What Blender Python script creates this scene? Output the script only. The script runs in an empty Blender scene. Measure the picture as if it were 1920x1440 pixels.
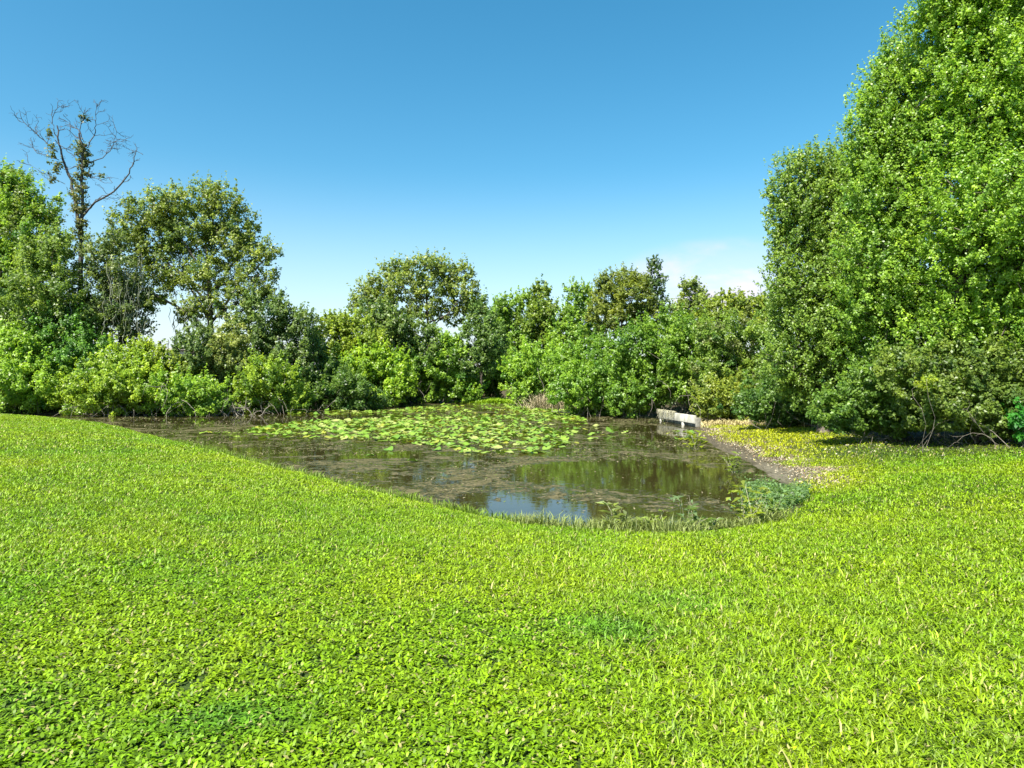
import bpy, math
import numpy as np
from mathutils import Vector

# ------------------------------------------------------------------ camera, world, sun, exposure
scene = bpy.context.scene
col = scene.collection
FPX, CX, HOR, CZ = 1280.0, 960.0, 700.0, 2.5      # focal length, centre, horizon row (photo pixels); eye height over the water
cam_d = bpy.data.cameras.new('camera'); cam = bpy.data.objects.new('camera', cam_d); col.objects.link(cam)
cam_d.sensor_width = 36.0; cam_d.lens = 36.0 * FPX / 1920.0
cam_d.shift_y = -(720.0 - HOR) / 1920.0
cam_d.clip_start = 0.05; cam_d.clip_end = 3000.0
cam.location = (0, 0, CZ); cam.rotation_euler = (math.radians(90), 0, 0)
scene.camera = cam
scene.view_settings.view_transform = 'Standard'
scene.view_settings.look = 'None'
scene.view_settings.exposure = 1.4
scene.view_settings.gamma = 1.0
SUN = Vector((-0.36, -0.48, 0.80)).normalized()
sd = bpy.data.lights.new('sun', 'SUN'); so = bpy.data.objects.new('sun', sd); col.objects.link(so)
sd.energy = 5.0; sd.angle = math.radians(0.5); sd.color = (1.0, 0.95, 0.86)
so.rotation_euler = SUN.to_track_quat('Z', 'Y').to_euler(); so.location = (0, 0, 40)
world = bpy.data.worlds.new('World'); scene.world = world; world.use_nodes = True
scene.cycles.max_bounces = 8; scene.cycles.diffuse_bounces = 5; scene.cycles.glossy_bounces = 3
scene.cycles.transmission_bounces = 5; scene.cycles.transparent_max_bounces = 4


def nd(nt, t, **kw):
    n = nt.nodes.new(t)
    for k, v in kw.items():
        if k.startswith('i_'):
            key = k[2:]
            key = int(key) if key.isdigit() else key.replace('_', ' ')
            n.inputs[key].default_value = v
        else:
            setattr(n, k, v)
    return n


def math_n(nt, op, a, b=None, c=None, clamp=False):
    n = nt.nodes.new('ShaderNodeMath'); n.operation = op; n.use_clamp = clamp
    for i, v in enumerate((a, b, c)):
        if v is None: continue
        if isinstance(v, (int, float)): n.inputs[i].default_value = v
        else: nt.links.new(v, n.inputs[i])
    return n.outputs[0]


def sstep(nt, x, lo, hi, o0=0.0, o1=1.0):
    n = nt.nodes.new('ShaderNodeMapRange'); n.interpolation_type = 'SMOOTHSTEP'
    nt.links.new(x, n.inputs[0])
    for i, v in ((1, lo), (2, hi), (3, o0), (4, o1)): n.inputs[i].default_value = v
    return n.outputs[0]


def mixc(nt, f, a, b, blend='MIX'):
    n = nt.nodes.new('ShaderNodeMix'); n.data_type = 'RGBA'; n.blend_type = blend
    for i, v in ((0, f), (6, a), (7, b)):
        if isinstance(v, (int, float)): n.inputs[i].default_value = v
        elif isinstance(v, tuple): n.inputs[i].default_value = (*v, 1.0) if len(v) == 3 else v
        else: nt.links.new(v, n.inputs[i])
    return n.outputs[2]


def build_world():
    nt = world.node_tree; nt.nodes.clear(); L = nt.links.new
    sky = nd(nt, 'ShaderNodeTexSky', sky_type='NISHITA', sun_disc=False)
    sky.sun_elevation = math.asin(SUN.z); sky.sun_rotation = math.atan2(SUN.x, SUN.y)
    sky.altitude = 0; sky.air_density = 1.0; sky.dust_density = 1.0; sky.ozone_density = 2.0
    hsv = nd(nt, 'ShaderNodeHueSaturation', i_Hue=0.479, i_Saturation=1.36, i_Value=1.16)
    L(sky.outputs[0], hsv.inputs['Color'])
    # a low bank of thin cloud and bright summer air just over the horizon
    tc = nd(nt, 'ShaderNodeTexCoord'); sx = nd(nt, 'ShaderNodeSeparateXYZ'); L(tc.outputs['Generated'], sx.inputs[0])
    az = math_n(nt, 'ARCTAN2', sx.outputs[0], sx.outputs[1]); el = math_n(nt, 'ARCSINE', sx.outputs[2])
    cb = nd(nt, 'ShaderNodeCombineXYZ'); L(math_n(nt, 'MULTIPLY', az, 1.0), cb.inputs[0]); L(math_n(nt, 'MULTIPLY', el, 2.2), cb.inputs[1])
    no = nd(nt, 'ShaderNodeTexNoise', i_Scale=7.0, i_Detail=5.0, i_Roughness=0.55); L(cb.outputs[0], no.inputs['Vector'])
    m = sstep(nt, no.outputs[0], 0.42, 0.66)
    dx = math_n(nt, 'MULTIPLY', math_n(nt, 'SUBTRACT', az, 0.305), 5.5)
    dy = math_n(nt, 'MULTIPLY', math_n(nt, 'SUBTRACT', el, 0.128), 15.0)
    r2 = math_n(nt, 'ADD', math_n(nt, 'MULTIPLY', dx, dx), math_n(nt, 'MULTIPLY', dy, dy))
    bank = math_n(nt, 'MULTIPLY', sstep(nt, r2, 1.0, 0.05), math_n(nt, 'ADD', math_n(nt, 'MULTIPLY', m, 0.75), 0.25))
    haze = sstep(nt, el, 0.30, 0.0, 0.0, 0.52)
    c = mixc(nt, haze, hsv.outputs[0], (5.6, 6.3, 7.1))
    c = mixc(nt, math_n(nt, 'MULTIPLY', bank, 0.8), c, (6.7, 5.6, 6.6))
    bg = nd(nt, 'ShaderNodeBackground', i_Strength=0.066); L(c, bg.inputs[0])
    out = nd(nt, 'ShaderNodeOutputWorld'); L(bg.outputs[0], out.inputs[0])


build_world()

# ------------------------------------------------------------------ helpers


def W(px, py, z=0.0):
    Y = FPX * (CZ - z) / (py - HOR)
    return ((px - CX) / FPX * Y, Y)


def P(px, py, Y):
    return np.array(((px - CX) / FPX * Y, Y, CZ + (HOR - py) / FPX * Y))


def vnoise(x, y, scale, seed):
    r = np.random.default_rng(seed); G = r.random((64, 64))
    u = np.asarray(x) * scale + 1000.0; v = np.asarray(y) * scale + 1000.0
    iu = np.floor(u).astype(int); iv = np.floor(v).astype(int); fu = u - iu; fv = v - iv
    fu = fu * fu * (3 - 2 * fu); fv = fv * fv * (3 - 2 * fv)
    a = G[iu % 64, iv % 64]; b = G[(iu + 1) % 64, iv % 64]; c = G[iu % 64, (iv + 1) % 64]; d = G[(iu + 1) % 64, (iv + 1) % 64]
    return (a * (1 - fu) + b * fu) * (1 - fv) + (c * (1 - fu) + d * fu) * fv


def fbm(x, y, scale, seed, n=3):
    t = 0; amp = 1; s = 0
    for i in range(n):
        t = t + amp * vnoise(x, y, scale * 2 ** i, seed + i); s += amp; amp *= 0.5
    return t / s


def ss(e0, e1, x):
    t = np.clip((x - e0) / (e1 - e0), 0, 1); return t * t * (3 - 2 * t)


POND = [W(20, 780), W(100, 788), W(210, 801), W(320, 830), W(440, 862), W(540, 888), W(640, 913), W(740, 939), W(850, 967),
        W(920, 982), W(1000, 995), W(1100, 1004), W(1200, 1008), W(1290, 1008), W(1370, 1000), W(1425, 985), W(1462, 962),
        W(1482, 940), W(1470, 912), W(1435, 885), W(1385, 858), W(1335, 836), W(1304, 815), (8.75, 32.5), (8.3, 36.5), (9.3, 39.0), (7.0, 43.0),
        (4.4, 48.0), (3.0, 55.0), (0.6, 66.0), (-1.5, 80.0), (-5.0, 80.0), (-7.6, 62.0), (-9.4, 57.0), (-12.2, 50.0), (-14.6, 47.0), (-16.9, 45.0),
        (-18.9, 43.8), (-21.2, 42.5), (-24.0, 41.5), (-27.2, 41.2), (-31.0, 41.6), (-35.0, 42.5)]
POND = np.array(POND)


def sdist(x, y):
    """signed distance to the shore, positive on land"""
    x = np.asarray(x, float); y = np.asarray(y, float); shp = x.shape; x = x.ravel(); y = y.ravel()
    best = np.full(x.shape, 1e9); ins = np.zeros(x.shape, bool); n = len(POND)
    for i in range(n):
        ax, ay = POND[i]; bx, by = POND[(i + 1) % n]
        ex, ey = bx - ax, by - ay; t = np.clip(((x - ax) * ex + (y - ay) * ey) / (ex * ex + ey * ey), 0, 1)
        best = np.minimum(best, np.hypot(x - ax - t * ex, y - ay - t * ey))
        cr = ((ay > y) != (by > y)) & (x < ex * (y - ay) / (by - ay + 1e-12) + ax); ins ^= cr
    return (np.where(ins, -best, best) + .3 * (fbm(x, y, 1.1, 611) - .5)).reshape(shp)


def mudside(x, y):      # the flat muddy corner of the shore at the right
    return ss(3.8, 5.6, x) * ss(12.5, 16.5, y) * ss(37, 33, y)


def H(x, y, d=None):
    x = np.asarray(x, float); y = np.asarray(y, float)
    if d is None: d = sdist(x, y)
    dp = np.maximum(d, 0); mu = mudside(x, y)
    z = (0.13 * (1 - mu) + 0.02) * (1 - np.exp(-dp / 0.22)) + 1.15 * (1 - np.exp(-dp / 9.5))
    z = z + 0.05 * (fbm(x, y, 0.45, 5) - 0.5) * ss(0.2, 2, d)
    return np.where(d < 0, np.maximum(d * 0.4, -0.9), z)


def H1(x, y): return float(H(np.array([x]), np.array([y]))[0])


def mesh(name, V, faces, mats=None, colors=None, parent=None, smooth=False, mi=None):
    """faces: list of int arrays (M,3) or (M,4); colors per vertex"""
    V = np.asarray(V, np.float32); me = bpy.data.meshes.new(name)
    me.vertices.add(len(V)); me.vertices.foreach_set('co', V.ravel())
    faces = [np.asarray(f, np.int32) for f in faces if len(f)]
    tot = np.concatenate([np.full(len(f), f.shape[1], np.int32) for f in faces])
    idx = np.concatenate([f.ravel() for f in faces])
    me.loops.add(len(idx)); me.loops.foreach_set('vertex_index', idx)
    me.polygons.add(len(tot)); me.polygons.foreach_set('loop_start', np.concatenate([[0], np.cumsum(tot)[:-1]]).astype(np.int32))
    me.polygons.foreach_set('loop_total', tot)
    if smooth: me.polygons.foreach_set('use_smooth', np.ones(len(tot), bool))
    if mi is not None: me.polygons.foreach_set('material_index', np.asarray(mi, np.int32))
    if colors is not None:
        a = me.color_attributes.new('Col', 'FLOAT_COLOR', 'POINT')
        c = np.ones((len(V), 4), np.float32); c[:, :3] = colors; a.data.foreach_set('color', c.ravel())
    me.update(calc_edges=True); me.validate()
    for m in (mats if isinstance(mats, (list, tuple)) else [mats] if mats else []): me.materials.append(m)
    o = bpy.data.objects.new(name, me); col.objects.link(o)
    if parent is not None: o.parent = parent
    return o


def tag(o, label=None, cat=None, group=None, kind=None):
    for k, v in (('label', label), ('category', cat), ('group', group), ('kind', kind)):
        if v: o[k] = v
    return o


def empty(name, loc, label, cat, group=None):
    o = bpy.data.objects.new(name, None); col.objects.link(o); o.location = loc; o.empty_display_size = 0.3
    return tag(o, label, cat, group)


def leaf_quads(p, n, L, Wd, rng, fold=0.18):
    """rhombic leaves centred on p facing n -> verts (4k,3), quads"""
    k = len(p); r = rng.normal(size=(k, 3)); t = r - n * (r * n).sum(1, keepdims=True); t /= np.linalg.norm(t, axis=1, keepdims=True) + 1e-9
    b = np.cross(n, t); L = np.broadcast_to(np.asarray(L, float), (k,))[:, None]; Wd = np.broadcast_to(np.asarray(Wd, float), (k,))[:, None]
    V = np.empty((k, 4, 3)); V[:, 0] = p - t * L * .5 - n * L * fold * .4; V[:, 1] = p + b * Wd * .5 - t * L * .06 + n * Wd * fold
    V[:, 2] = p + t * L * .5 - n * L * fold * .6; V[:, 3] = p - b * Wd * .5 - t * L * .06 + n * Wd * fold
    return V.reshape(-1, 3), np.arange(4 * k, dtype=np.int32).reshape(-1, 4)


class Tubes:
    def __init__(s, sides=6): s.V = []; s.F = []; s.n = 0; s.k = sides

    def add(s, pts, radii, sides=None):
        pts = np.asarray(pts, float); m = len(pts); k = sides or s.k
        radii = np.broadcast_to(np.asarray(radii, float), (m,))
        tan = np.gradient(pts, axis=0); tan /= np.linalg.norm(tan, axis=1, keepdims=True) + 1e-9
        ref = np.array([0.31, 0.17, 0.93]) if abs(tan[0, 2]) < 0.9 else np.array([0.93, 0.3, 0.1])
        u = np.cross(tan, ref); u /= np.linalg.norm(u, axis=1, keepdims=True) + 1e-9; v = np.cross(tan, u)
        a = np.linspace(0, 2 * np.pi, k, endpoint=False)
        ring = pts[:, None] + radii[:, None, None] * (np.cos(a)[None, :, None] * u[:, None] + np.sin(a)[None, :, None] * v[:, None])
        s.V.append(ring.reshape(-1, 3)); i = np.arange(m - 1)[:, None] * k; j = np.arange(k)[None]; j2 = (j + 1) % k
        s.F.append(np.stack([i + j, i + j2, i + k + j2, i + k + j], -1).reshape(-1, 4) + s.n); s.n += m * k

    def build(s, name, mat, parent=None, colors=None):
        return mesh(name, np.concatenate(s.V), [np.concatenate(s.F)], mat, parent=parent, smooth=True, colors=colors)


def bend(a, b, rng, wob=0.12, n=6, sag=0.0):
    a = np.asarray(a, float); b = np.asarray(b, float); t = np.linspace(0, 1, n)[:, None]; L = np.linalg.norm(b - a)
    p = a + (b - a) * t; off = rng.normal(size=(2, 3)) * wob * L
    p = p + np.sin(np.pi * t) * off[0] + np.sin(2 * np.pi * t) * off[1] * .5; p[:, 2] += (np.sin(np.pi * t)[:, 0]) * sag * L
    return p


# ------------------------------------------------------------------ materials


def new_mat(name):
    m = bpy.data.materials.new(name); m.use_nodes = True; m.node_tree.nodes.clear()
    return m, m.node_tree


def leaf_material(name, trans=0.5, rough=0.42, spec=0.45, tint=(1.4, 1.4, 0.7)):
    m, nt = new_mat(name); L = nt.links.new
    at = nd(nt, 'ShaderNodeVertexColor', layer_name='Col')
    b = nd(nt, 'ShaderNodeBsdfPrincipled', i_Roughness=rough); b.inputs['Specular IOR Level'].default_value = spec
    L(at.outputs[0], b.inputs['Base Color'])
    tr = nd(nt, 'ShaderNodeBsdfTranslucent'); L(mixc(nt, 1.0, at.outputs[0], tint, 'MULTIPLY'), tr.inputs[0])
    mx = nd(nt, 'ShaderNodeMixShader', i_0=trans); L(b.outputs[0], mx.inputs[1]); L(tr.outputs[0], mx.inputs[2])
    o = nd(nt, 'ShaderNodeOutputMaterial'); L(mx.outputs[0], o.inputs[0]); return m


def plain_material(name, c1, c2, scale=6.0, rough=0.85, bump=0.3, stretch=(1, 1, 1), spec=0.3, attr=False):
    m, nt = new_mat(name); L = nt.links.new
    tc = nd(nt, 'ShaderNodeTexCoord'); mp = nd(nt, 'ShaderNodeMapping'); mp.inputs['Scale'].default_value = stretch
    L(tc.outputs['Object'], mp.inputs[0])
    no = nd(nt, 'ShaderNodeTexNoise', i_Scale=scale, i_Detail=6.0, i_Roughness=0.65); L(mp.outputs[0], no.inputs['Vector'])
    c = mixc(nt, sstep(nt, no.outputs[0], 0.35, 0.65), c1, c2)
    if attr:
        at = nd(nt, 'ShaderNodeVertexColor', layer_name='Col'); c = mixc(nt, 1.0, at.outputs[0], c, 'MULTIPLY')
    b = nd(nt, 'ShaderNodeBsdfPrincipled', i_Roughness=rough); b.inputs['Specular IOR Level'].default_value = spec
    L(c, b.inputs['Base Color'])
    bp = nd(nt, 'ShaderNodeBump', i_Strength=bump, i_Distance=0.02); L(no.outputs[0], bp.inputs['Height']); L(bp.outputs[0], b.inputs['Normal'])
    o = nd(nt, 'ShaderNodeOutputMaterial'); L(b.outputs[0], o.inputs[0]); return m


M_LEAF = leaf_material('leaf')
M_GLOSSLEAF = leaf_material('glossy_leaf', trans=0.48, rough=0.42, spec=0.55)
M_GRASS = leaf_material('grass_blade', trans=0.3, rough=0.5, spec=0.3, tint=(1.2, 1.25, 0.5))
M_PAD = leaf_material('pad', trans=0.15, rough=0.4, spec=0.5, tint=(1.2, 1.2, 0.5))
M_DRY = leaf_material('dry_leaf', trans=0.1, rough=0.8, spec=0.15, tint=(1, 1, 1))
M_BARK = plain_material('bark', (0.045, 0.036, 0.026), (0.13, 0.11, 0.085), 9, stretch=(1, 1, .25))
M_DEAD = plain_material('dead_bark', (0.03, 0.028, 0.026), (0.11, 0.102, 0.095), 9, stretch=(1, 1, .3))
M_TWIG = plain_material('grey_twig', (0.12, 0.105, 0.08), (0.28, 0.25, 0.2), 12)
M_PALE = plain_material('pale_twig', (0.2, 0.2, 0.12), (0.38, 0.36, 0.25), 12)
M_MOSS = plain_material('moss', (0.16, 0.18, 0.12), (0.3, 0.31, 0.23), 10, rough=.95)
M_REED = plain_material('reed', (0.3, 0.25, 0.15), (0.5, 0.44, 0.3), 14, rough=.9)
M_CONC = plain_material('concrete', (0.3, 0.295, 0.24), (0.55, 0.535, 0.45), 3.0, bump=.25, stretch=(1, 1, .5))
M_CONC2 = plain_material('grey_concrete', (0.14, 0.135, 0.11), (0.3, 0.29, 0.24), 4.0)  # darker grey concrete for the return and back wall
M_STUCCO = plain_material('stucco', (0.55, 0.5, 0.4), (0.62, 0.57, 0.46), 8)
M_ROOF = plain_material('shingle', (0.18, 0.16, 0.14), (0.28, 0.25, 0.22), 6)
M_POST = plain_material('dark_post', (0.02, 0.018, 0.016), (0.05, 0.045, 0.04), 6)


def ground_material():
    m, nt = new_mat('ground'); L = nt.links.new
    at = nd(nt, 'ShaderNodeVertexColor', layer_name='Col'); ge = nd(nt, 'ShaderNodeNewGeometry')
    n1 = nd(nt, 'ShaderNodeTexNoise', i_Scale=14.0, i_Detail=8.0, i_Roughness=0.7); L(ge.outputs['Position'], n1.inputs['Vector'])
    k = sstep(nt, n1.outputs[0], 0.3, 0.7, 0.55, 1.5)
    cc = nd(nt, 'ShaderNodeCombineXYZ')
    for i in range(3): L(k, cc.inputs[i])
    c = mixc(nt, 1.0, at.outputs[0], cc.outputs[0], 'MULTIPLY')
    b = nd(nt, 'ShaderNodeBsdfPrincipled', i_Roughness=0.9); b.inputs['Specular IOR Level'].default_value = 0.2
    L(c, b.inputs['Base Color'])
    bp = nd(nt, 'ShaderNodeBump', i_Strength=0.6, i_Distance=0.04); L(n1.outputs[0], bp.inputs['Height']); L(bp.outputs[0], b.inputs['Normal'])
    o = nd(nt, 'ShaderNodeOutputMaterial'); L(b.outputs[0], o.inputs[0]); return m


def water_material():
    m, nt = new_mat('pond_water'); L = nt.links.new
    ge = nd(nt, 'ShaderNodeNewGeometry'); sp = nd(nt, 'ShaderNodeSeparateXYZ'); L(ge.outputs['Position'], sp.inputs[0])
    X, Y = sp.outputs[0], sp.outputs[1]

    def noise(scale, det, rough, dist=0.0):
        n = nd(nt, 'ShaderNodeTexNoise', i_Scale=scale, i_Detail=det, i_Roughness=rough, i_Distortion=dist)
        L(ge.outputs['Position'], n.inputs['Vector']); return n.outputs[0]

    def blob(cx, cy, rx, ry):
        a = math_n(nt, 'DIVIDE', math_n(nt, 'SUBTRACT', X, cx), rx); b = math_n(nt, 'DIVIDE', math_n(nt, 'SUBTRACT', Y, cy), ry)
        return sstep(nt, math_n(nt, 'ADD', math_n(nt, 'MULTIPLY', a, a), math_n(nt, 'MULTIPLY', b, b)), 1.0, 0.25)
    big, mid, fine = noise(0.42, 4, 0.6, 0.6), noise(1.7, 7, 0.68, 1.2), noise(11.0, 4, 0.7)
    v = math_n(nt, 'ADD', math_n(nt, 'MULTIPLY', big, 0.36), math_n(nt, 'ADD', math_n(nt, 'MULTIPLY', mid, 0.54), math_n(nt, 'MULTIPLY', noise(5.0, 5, .7, 1.5), 0.26)))
    # clear pools the scum leaves open: by the near shore, in mid pond and in the corner at the right
    for cx, cy, rx, ry, amt in ((0.6, 11.9, 2.1, 1.7, .3), (3.1, 11.6, 1.0, .9, .24), (2.6, 17.2, 3.2, 2.6, .2), (4.9, 14.6, 1.0, 3.4, .15), (-14, 39, 9, 6, .3),
                                (-4, 21, 1.6, 1.2, .12), (-6.8, 21.5, 1.4, 1.0, .14), (6.6, 28, 2.2, 5, .08)):
        v = math_n(nt, 'SUBTRACT', v, math_n(nt, 'MULTIPLY', blob(cx, cy, rx, ry), amt))
    v = math_n(nt, 'ADD', v, math_n(nt, 'MULTIPLY', blob(-2.5, 17, 5.5, 5.5), 0.025))
    scum = sstep(nt, v, 0.586, 0.635, 0.0, 0.92)
    sc = mixc(nt, sstep(nt, mid, .35, .65), (0.07, 0.07, 0.022), (0.125, 0.108, 0.058))
    sc = mixc(nt, sstep(nt, noise(6.0, 5, .7, 1.5), .42, .6), sc, (0.03, 0.032, 0.01))
    sc = mixc(nt, sstep(nt, noise(17.0, 4, .7, 1.0), .5, .72), sc, (0.17, 0.15, 0.08))
    b = nd(nt, 'ShaderNodeBsdfPrincipled'); b.inputs['IOR'].default_value = 1.33
    L(mixc(nt, scum, (0.027, 0.023, 0.007), sc), b.inputs['Base Color'])
    L(sstep(nt, scum, 0, 1, 0.035, 0.75), b.inputs['Roughness'])
    L(sstep(nt, scum, 0, 1, 0.5, 0.12), b.inputs['Specular IOR Level'])
    rip = noise(5.0, 3, 0.5); h = math_n(nt, 'ADD', math_n(nt, 'MULTIPLY', rip, 0.12), math_n(nt, 'MULTIPLY', math_n(nt, 'MULTIPLY', fine, scum), 0.8))
    bp = nd(nt, 'ShaderNodeBump', i_Strength=0.5, i_Distance=0.02); L(h, bp.inputs['Height']); L(bp.outputs[0], b.inputs['Normal'])
    o = nd(nt, 'ShaderNodeOutputMaterial'); L(b.outputs[0], o.inputs[0]); return m


# ------------------------------------------------------------------ ground and water
def axis(lo, hi, dense_lo, dense_hi, step):
    a = np.arange(dense_lo, dense_hi + step / 2, step); g = []; s = step; x = dense_hi
    while x < hi: s *= 1.22; x += s; g.append(x)
    l = []; s = step; x = dense_lo
    while x > lo: s *= 1.22; x -= s; l.append(x)
    return np.array(l[::-1] + list(a) + g)


def build_ground():
    xs = axis(-900, 900, -36, 22, 0.28); ys = axis(-120, 1500, -2, 50, 0.28)
    Xg, Yg = np.meshgrid(xs, ys); d = sdist(Xg, Yg); Z = H(Xg, Yg, d)
    n, m = Xg.shape; V = np.stack([Xg, Yg, Z], -1).reshape(-1, 3)
    i = np.arange((n - 1) * m).reshape(n - 1, m)[:, :-1].ravel(); F = np.stack([i, i + 1, i + m + 1, i + m], -1)
    lawn = np.array((0.028, 0.05, 0.008)); mud = np.array((0.105, 0.095, 0.065)); tan = np.array((0.22, 0.19, 0.13)); soil = np.array((0.06, 0.05, 0.03)); bed = np.array((.03, .026, .012))
    c = np.broadcast_to(lawn, V.shape).copy(); dd = d.ravel(); x, y = V[:, 0], V[:, 1]; mu = mudside(x, y)
    nz = fbm(x, y, 0.9, 31)
    w = (mu * ss(2.0, 1.0, dd + (nz - .5) * 1.6))[:, None]; c = c * (1 - w) + (mud * (1 - ss(.5, 1.3, dd)[:, None]) + tan * ss(.5, 1.3, dd)[:, None]) * w
    edge = (ss(.45, .1, dd) * (1 - mu))[:, None]; c = c * (1 - edge) + np.array((.07, .055, .03)) * edge
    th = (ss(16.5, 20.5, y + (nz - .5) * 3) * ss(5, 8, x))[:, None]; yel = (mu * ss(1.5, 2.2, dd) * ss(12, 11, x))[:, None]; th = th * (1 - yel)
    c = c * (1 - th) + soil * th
    far = (ss(40, 43, y))[:, None]; c = c * (1 - far) + soil * far
    c[dd < 0] = bed
    return tag(mesh('ground', V, [F], ground_material(), c, smooth=True), kind='structure')


build_ground()
wv = np.array([(-60, 4, 0), (40, 4, 0), (40, 100, 0), (-60, 100, 0)], float)
tag(mesh('water', wv, [np.array([[0, 1, 2, 3]])], water_material()), kind='structure')

# ------------------------------------------------------------------ grass
def blade_mesh(x, y, z, az, lean, L, Wd, droop, colr, rng):
    k = len(x); h = np.stack([np.cos(az), np.sin(az), np.zeros(k)], 1); s = np.stack([-np.sin(az), np.cos(az), np.zeros(k)], 1)
    up = np.array([0, 0, 1.0]); base = np.stack([x, y, z], 1); cl, sl = np.cos(lean)[:, None], np.sin(lean)[:, None]
    L_ = L[:, None]; Wd = Wd[:, None]; dirv = h * sl + up * cl
    mid = base + dirv * L_ * 0.55; tip = base + dirv * L_ * 0.85 + h * L_ * 0.25 - up * (L * droop)[:, None]
    V = np.empty((k, 5, 3)); V[:, 0] = base - s * Wd * .35; V[:, 1] = base + s * Wd * .35; V[:, 2] = mid + s * Wd * .5; V[:, 3] = mid - s * Wd * .5; V[:, 4] = tip
    i = np.arange(k)[:, None] * 5
    return V.reshape(-1, 3), i + np.array([[0, 1, 2, 3]]), i + np.array([[3, 2, 4]]), np.repeat(colr, 5, 0)


def gauss_px(x, y, px, py, rx, ry, z=0.6):
    """a patch of the lawn round a spot, with real-world radii"""
    cx, cy = W(px, py, z); return np.exp(-(((x - cx) / rx) ** 2 + ((y - cy) / ry) ** 2))


def build_grass():
    rng = np.random.default_rng(7); out = []
    for r0, r1, dens, ws in ((1.3, 4, 14000, 1.0), (4, 7, 8500, 1.1), (7, 12, 4200, 1.35), (12, 20, 1700, 1.9), (20, 44, 600, 2.9)):
        ang = math.radians(50); n = int(dens * ang * (r1 * r1 - r0 * r0))
        r = np.sqrt(rng.uniform(r0 * r0, r1 * r1, n)); a = rng.uniform(-ang, ang, n); x = r * np.sin(a); y = r * np.cos(a)
        d = sdist(x, y); mu = mudside(x, y); nz = fbm(x, y, 0.9, 31); n2 = fbm(x, y, 0.5, 77); n3 = fbm(x, y, 2.6, 91)
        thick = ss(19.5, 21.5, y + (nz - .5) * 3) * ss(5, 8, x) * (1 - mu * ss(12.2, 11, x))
        shadeband = ss(16.0, 18.5, y + (n2 - .5) * 3) * ss(7.8, 9.2, x) * (1 - ss(20, 21, y) * ss(11.5, 10.5, x))  # band thinned to stand in for the shade of the right-hand trees
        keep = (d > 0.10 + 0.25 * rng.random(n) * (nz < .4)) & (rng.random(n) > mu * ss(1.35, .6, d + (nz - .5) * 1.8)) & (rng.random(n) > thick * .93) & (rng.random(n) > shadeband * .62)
        keep &= ~((x > .2) & (x < 5.2) & (d < .45 + .7 * (nz - .4)) & (rng.random(n) < .85))
        keep &= ~((y > 36) & (x > -22)); keep &= ~(y > 40.5)
        bare = gauss_px(x, y, 400, 1215, .12, .1, 1.) + gauss_px(x, y, 850, 1060, .3, .2, .8) * .6 + gauss_px(x, y, 1290, 1030, .35, .2, .15)
        keep &= rng.random(n) > bare * .75
        keep &= rng.random(n) < .3 + ss(.3, .52, vnoise(x, y, 15 / ws, 55)) * .9
        x, y, d, mu, nz, n2, n3, r = (q[keep] for q in (x, y, d, mu, nz, n2, n3, r)); k = len(x); z = H(x, y, d) - 0.005
        longw = np.clip(ss(-.1, .75, x / np.maximum(y, 1) * 2.2 + (n2 - .5) * 1.6) + ss(5.5, 9, r), 0, 1); lng = rng.random(k) < longw * .8 + .05
        L = np.where(lng, rng.uniform(.04, .085, k), rng.uniform(.02, .038, k)) * (1 + (ws - 1) * .2)
        Wd = np.where(lng, rng.uniform(.0055, .009, k), rng.uniform(.011, .017, k)) * ws
        lean = np.where(lng, rng.uniform(.3, 1.2, k), rng.uniform(.6, 1.5, k)); z = z + np.where(lng, 0, rng.uniform(0, .035, k)); big = lng & (rng.random(k) < .04 * ss(9, 6, r)); L[big] *= 1.7; Wd[big] *= 1.4
        droop = np.where(lng, rng.uniform(-.05, .25, k), rng.uniform(0, .2, k))
        c = np.stack([0.165 + .13 * (n2 - .5) + .07 * (n3 - .5), 0.27 + .08 * (n2 - .5) + .05 * (n3 - .5), np.full(k, 0.004)], 1)
        grn = .8 * np.clip(gauss_px(x, y, 430, 1275, .35, .22, 1.) + gauss_px(x, y, 1150, 1150, .45, .35, .8) + gauss_px(x, y, 1250, 1110, .6, .4, .7) * .7 + gauss_px(x, y, 60, 1240, .35, .3, 1) * .5 + gauss_px(x, y, 1880, 1330, .5, .35, 1) * .4
                      + gauss_px(x, y, 430, 985, .8, .4, .7) * .4 + .35 * ss(.62, .75, n3), 0, 1)[:, None]
        c = c * (1 - grn) + np.array((.075, .205, .014)) * grn
        yel = np.clip(.85 * mu * ss(12.5, 10.5, x) * ss(18.5, 23, y) + .5 * mu * ss(3.5, 1.5, d) + gauss_px(x, y, 1540, 890, .7, 1.5, .3) * .5, 0, 1)[:, None]
        shade_tint = (.55 * ss(15.2, 17.5, y + (n2 - .5) * 3) * ss(7.8, 9.2, x) * (1 - ss(20, 21, y) * ss(11.5, 10.5, x)))[:, None]; c = c * (1 - shade_tint) + np.array((.085, .11, .012)) * shade_tint  # tree shade painted into the blade colour as a darker olive
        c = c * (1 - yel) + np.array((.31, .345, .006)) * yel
        cl = rng.normal(1, .36, (k, 1)).clip(.25, 1.9); c = c * cl
        dry = rng.random(k) < .045; c[dry] = np.array((.36, .33, .12)) * rng.uniform(.7, 1.2, (dry.sum(), 1))
        pale = lng & (rng.random(k) < .10); c[pale] = c[pale] * np.array((1.25, 1.2, 1)) + np.array((.06, .06, .05))
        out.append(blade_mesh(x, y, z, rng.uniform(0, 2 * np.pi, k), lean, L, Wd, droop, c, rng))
    n = 0; V = []; Q = []; T = []; C = []
    for v, q, t, c in out: V.append(v); Q.append(q + n); T.append(t + n); C.append(c); n += len(v)
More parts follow.
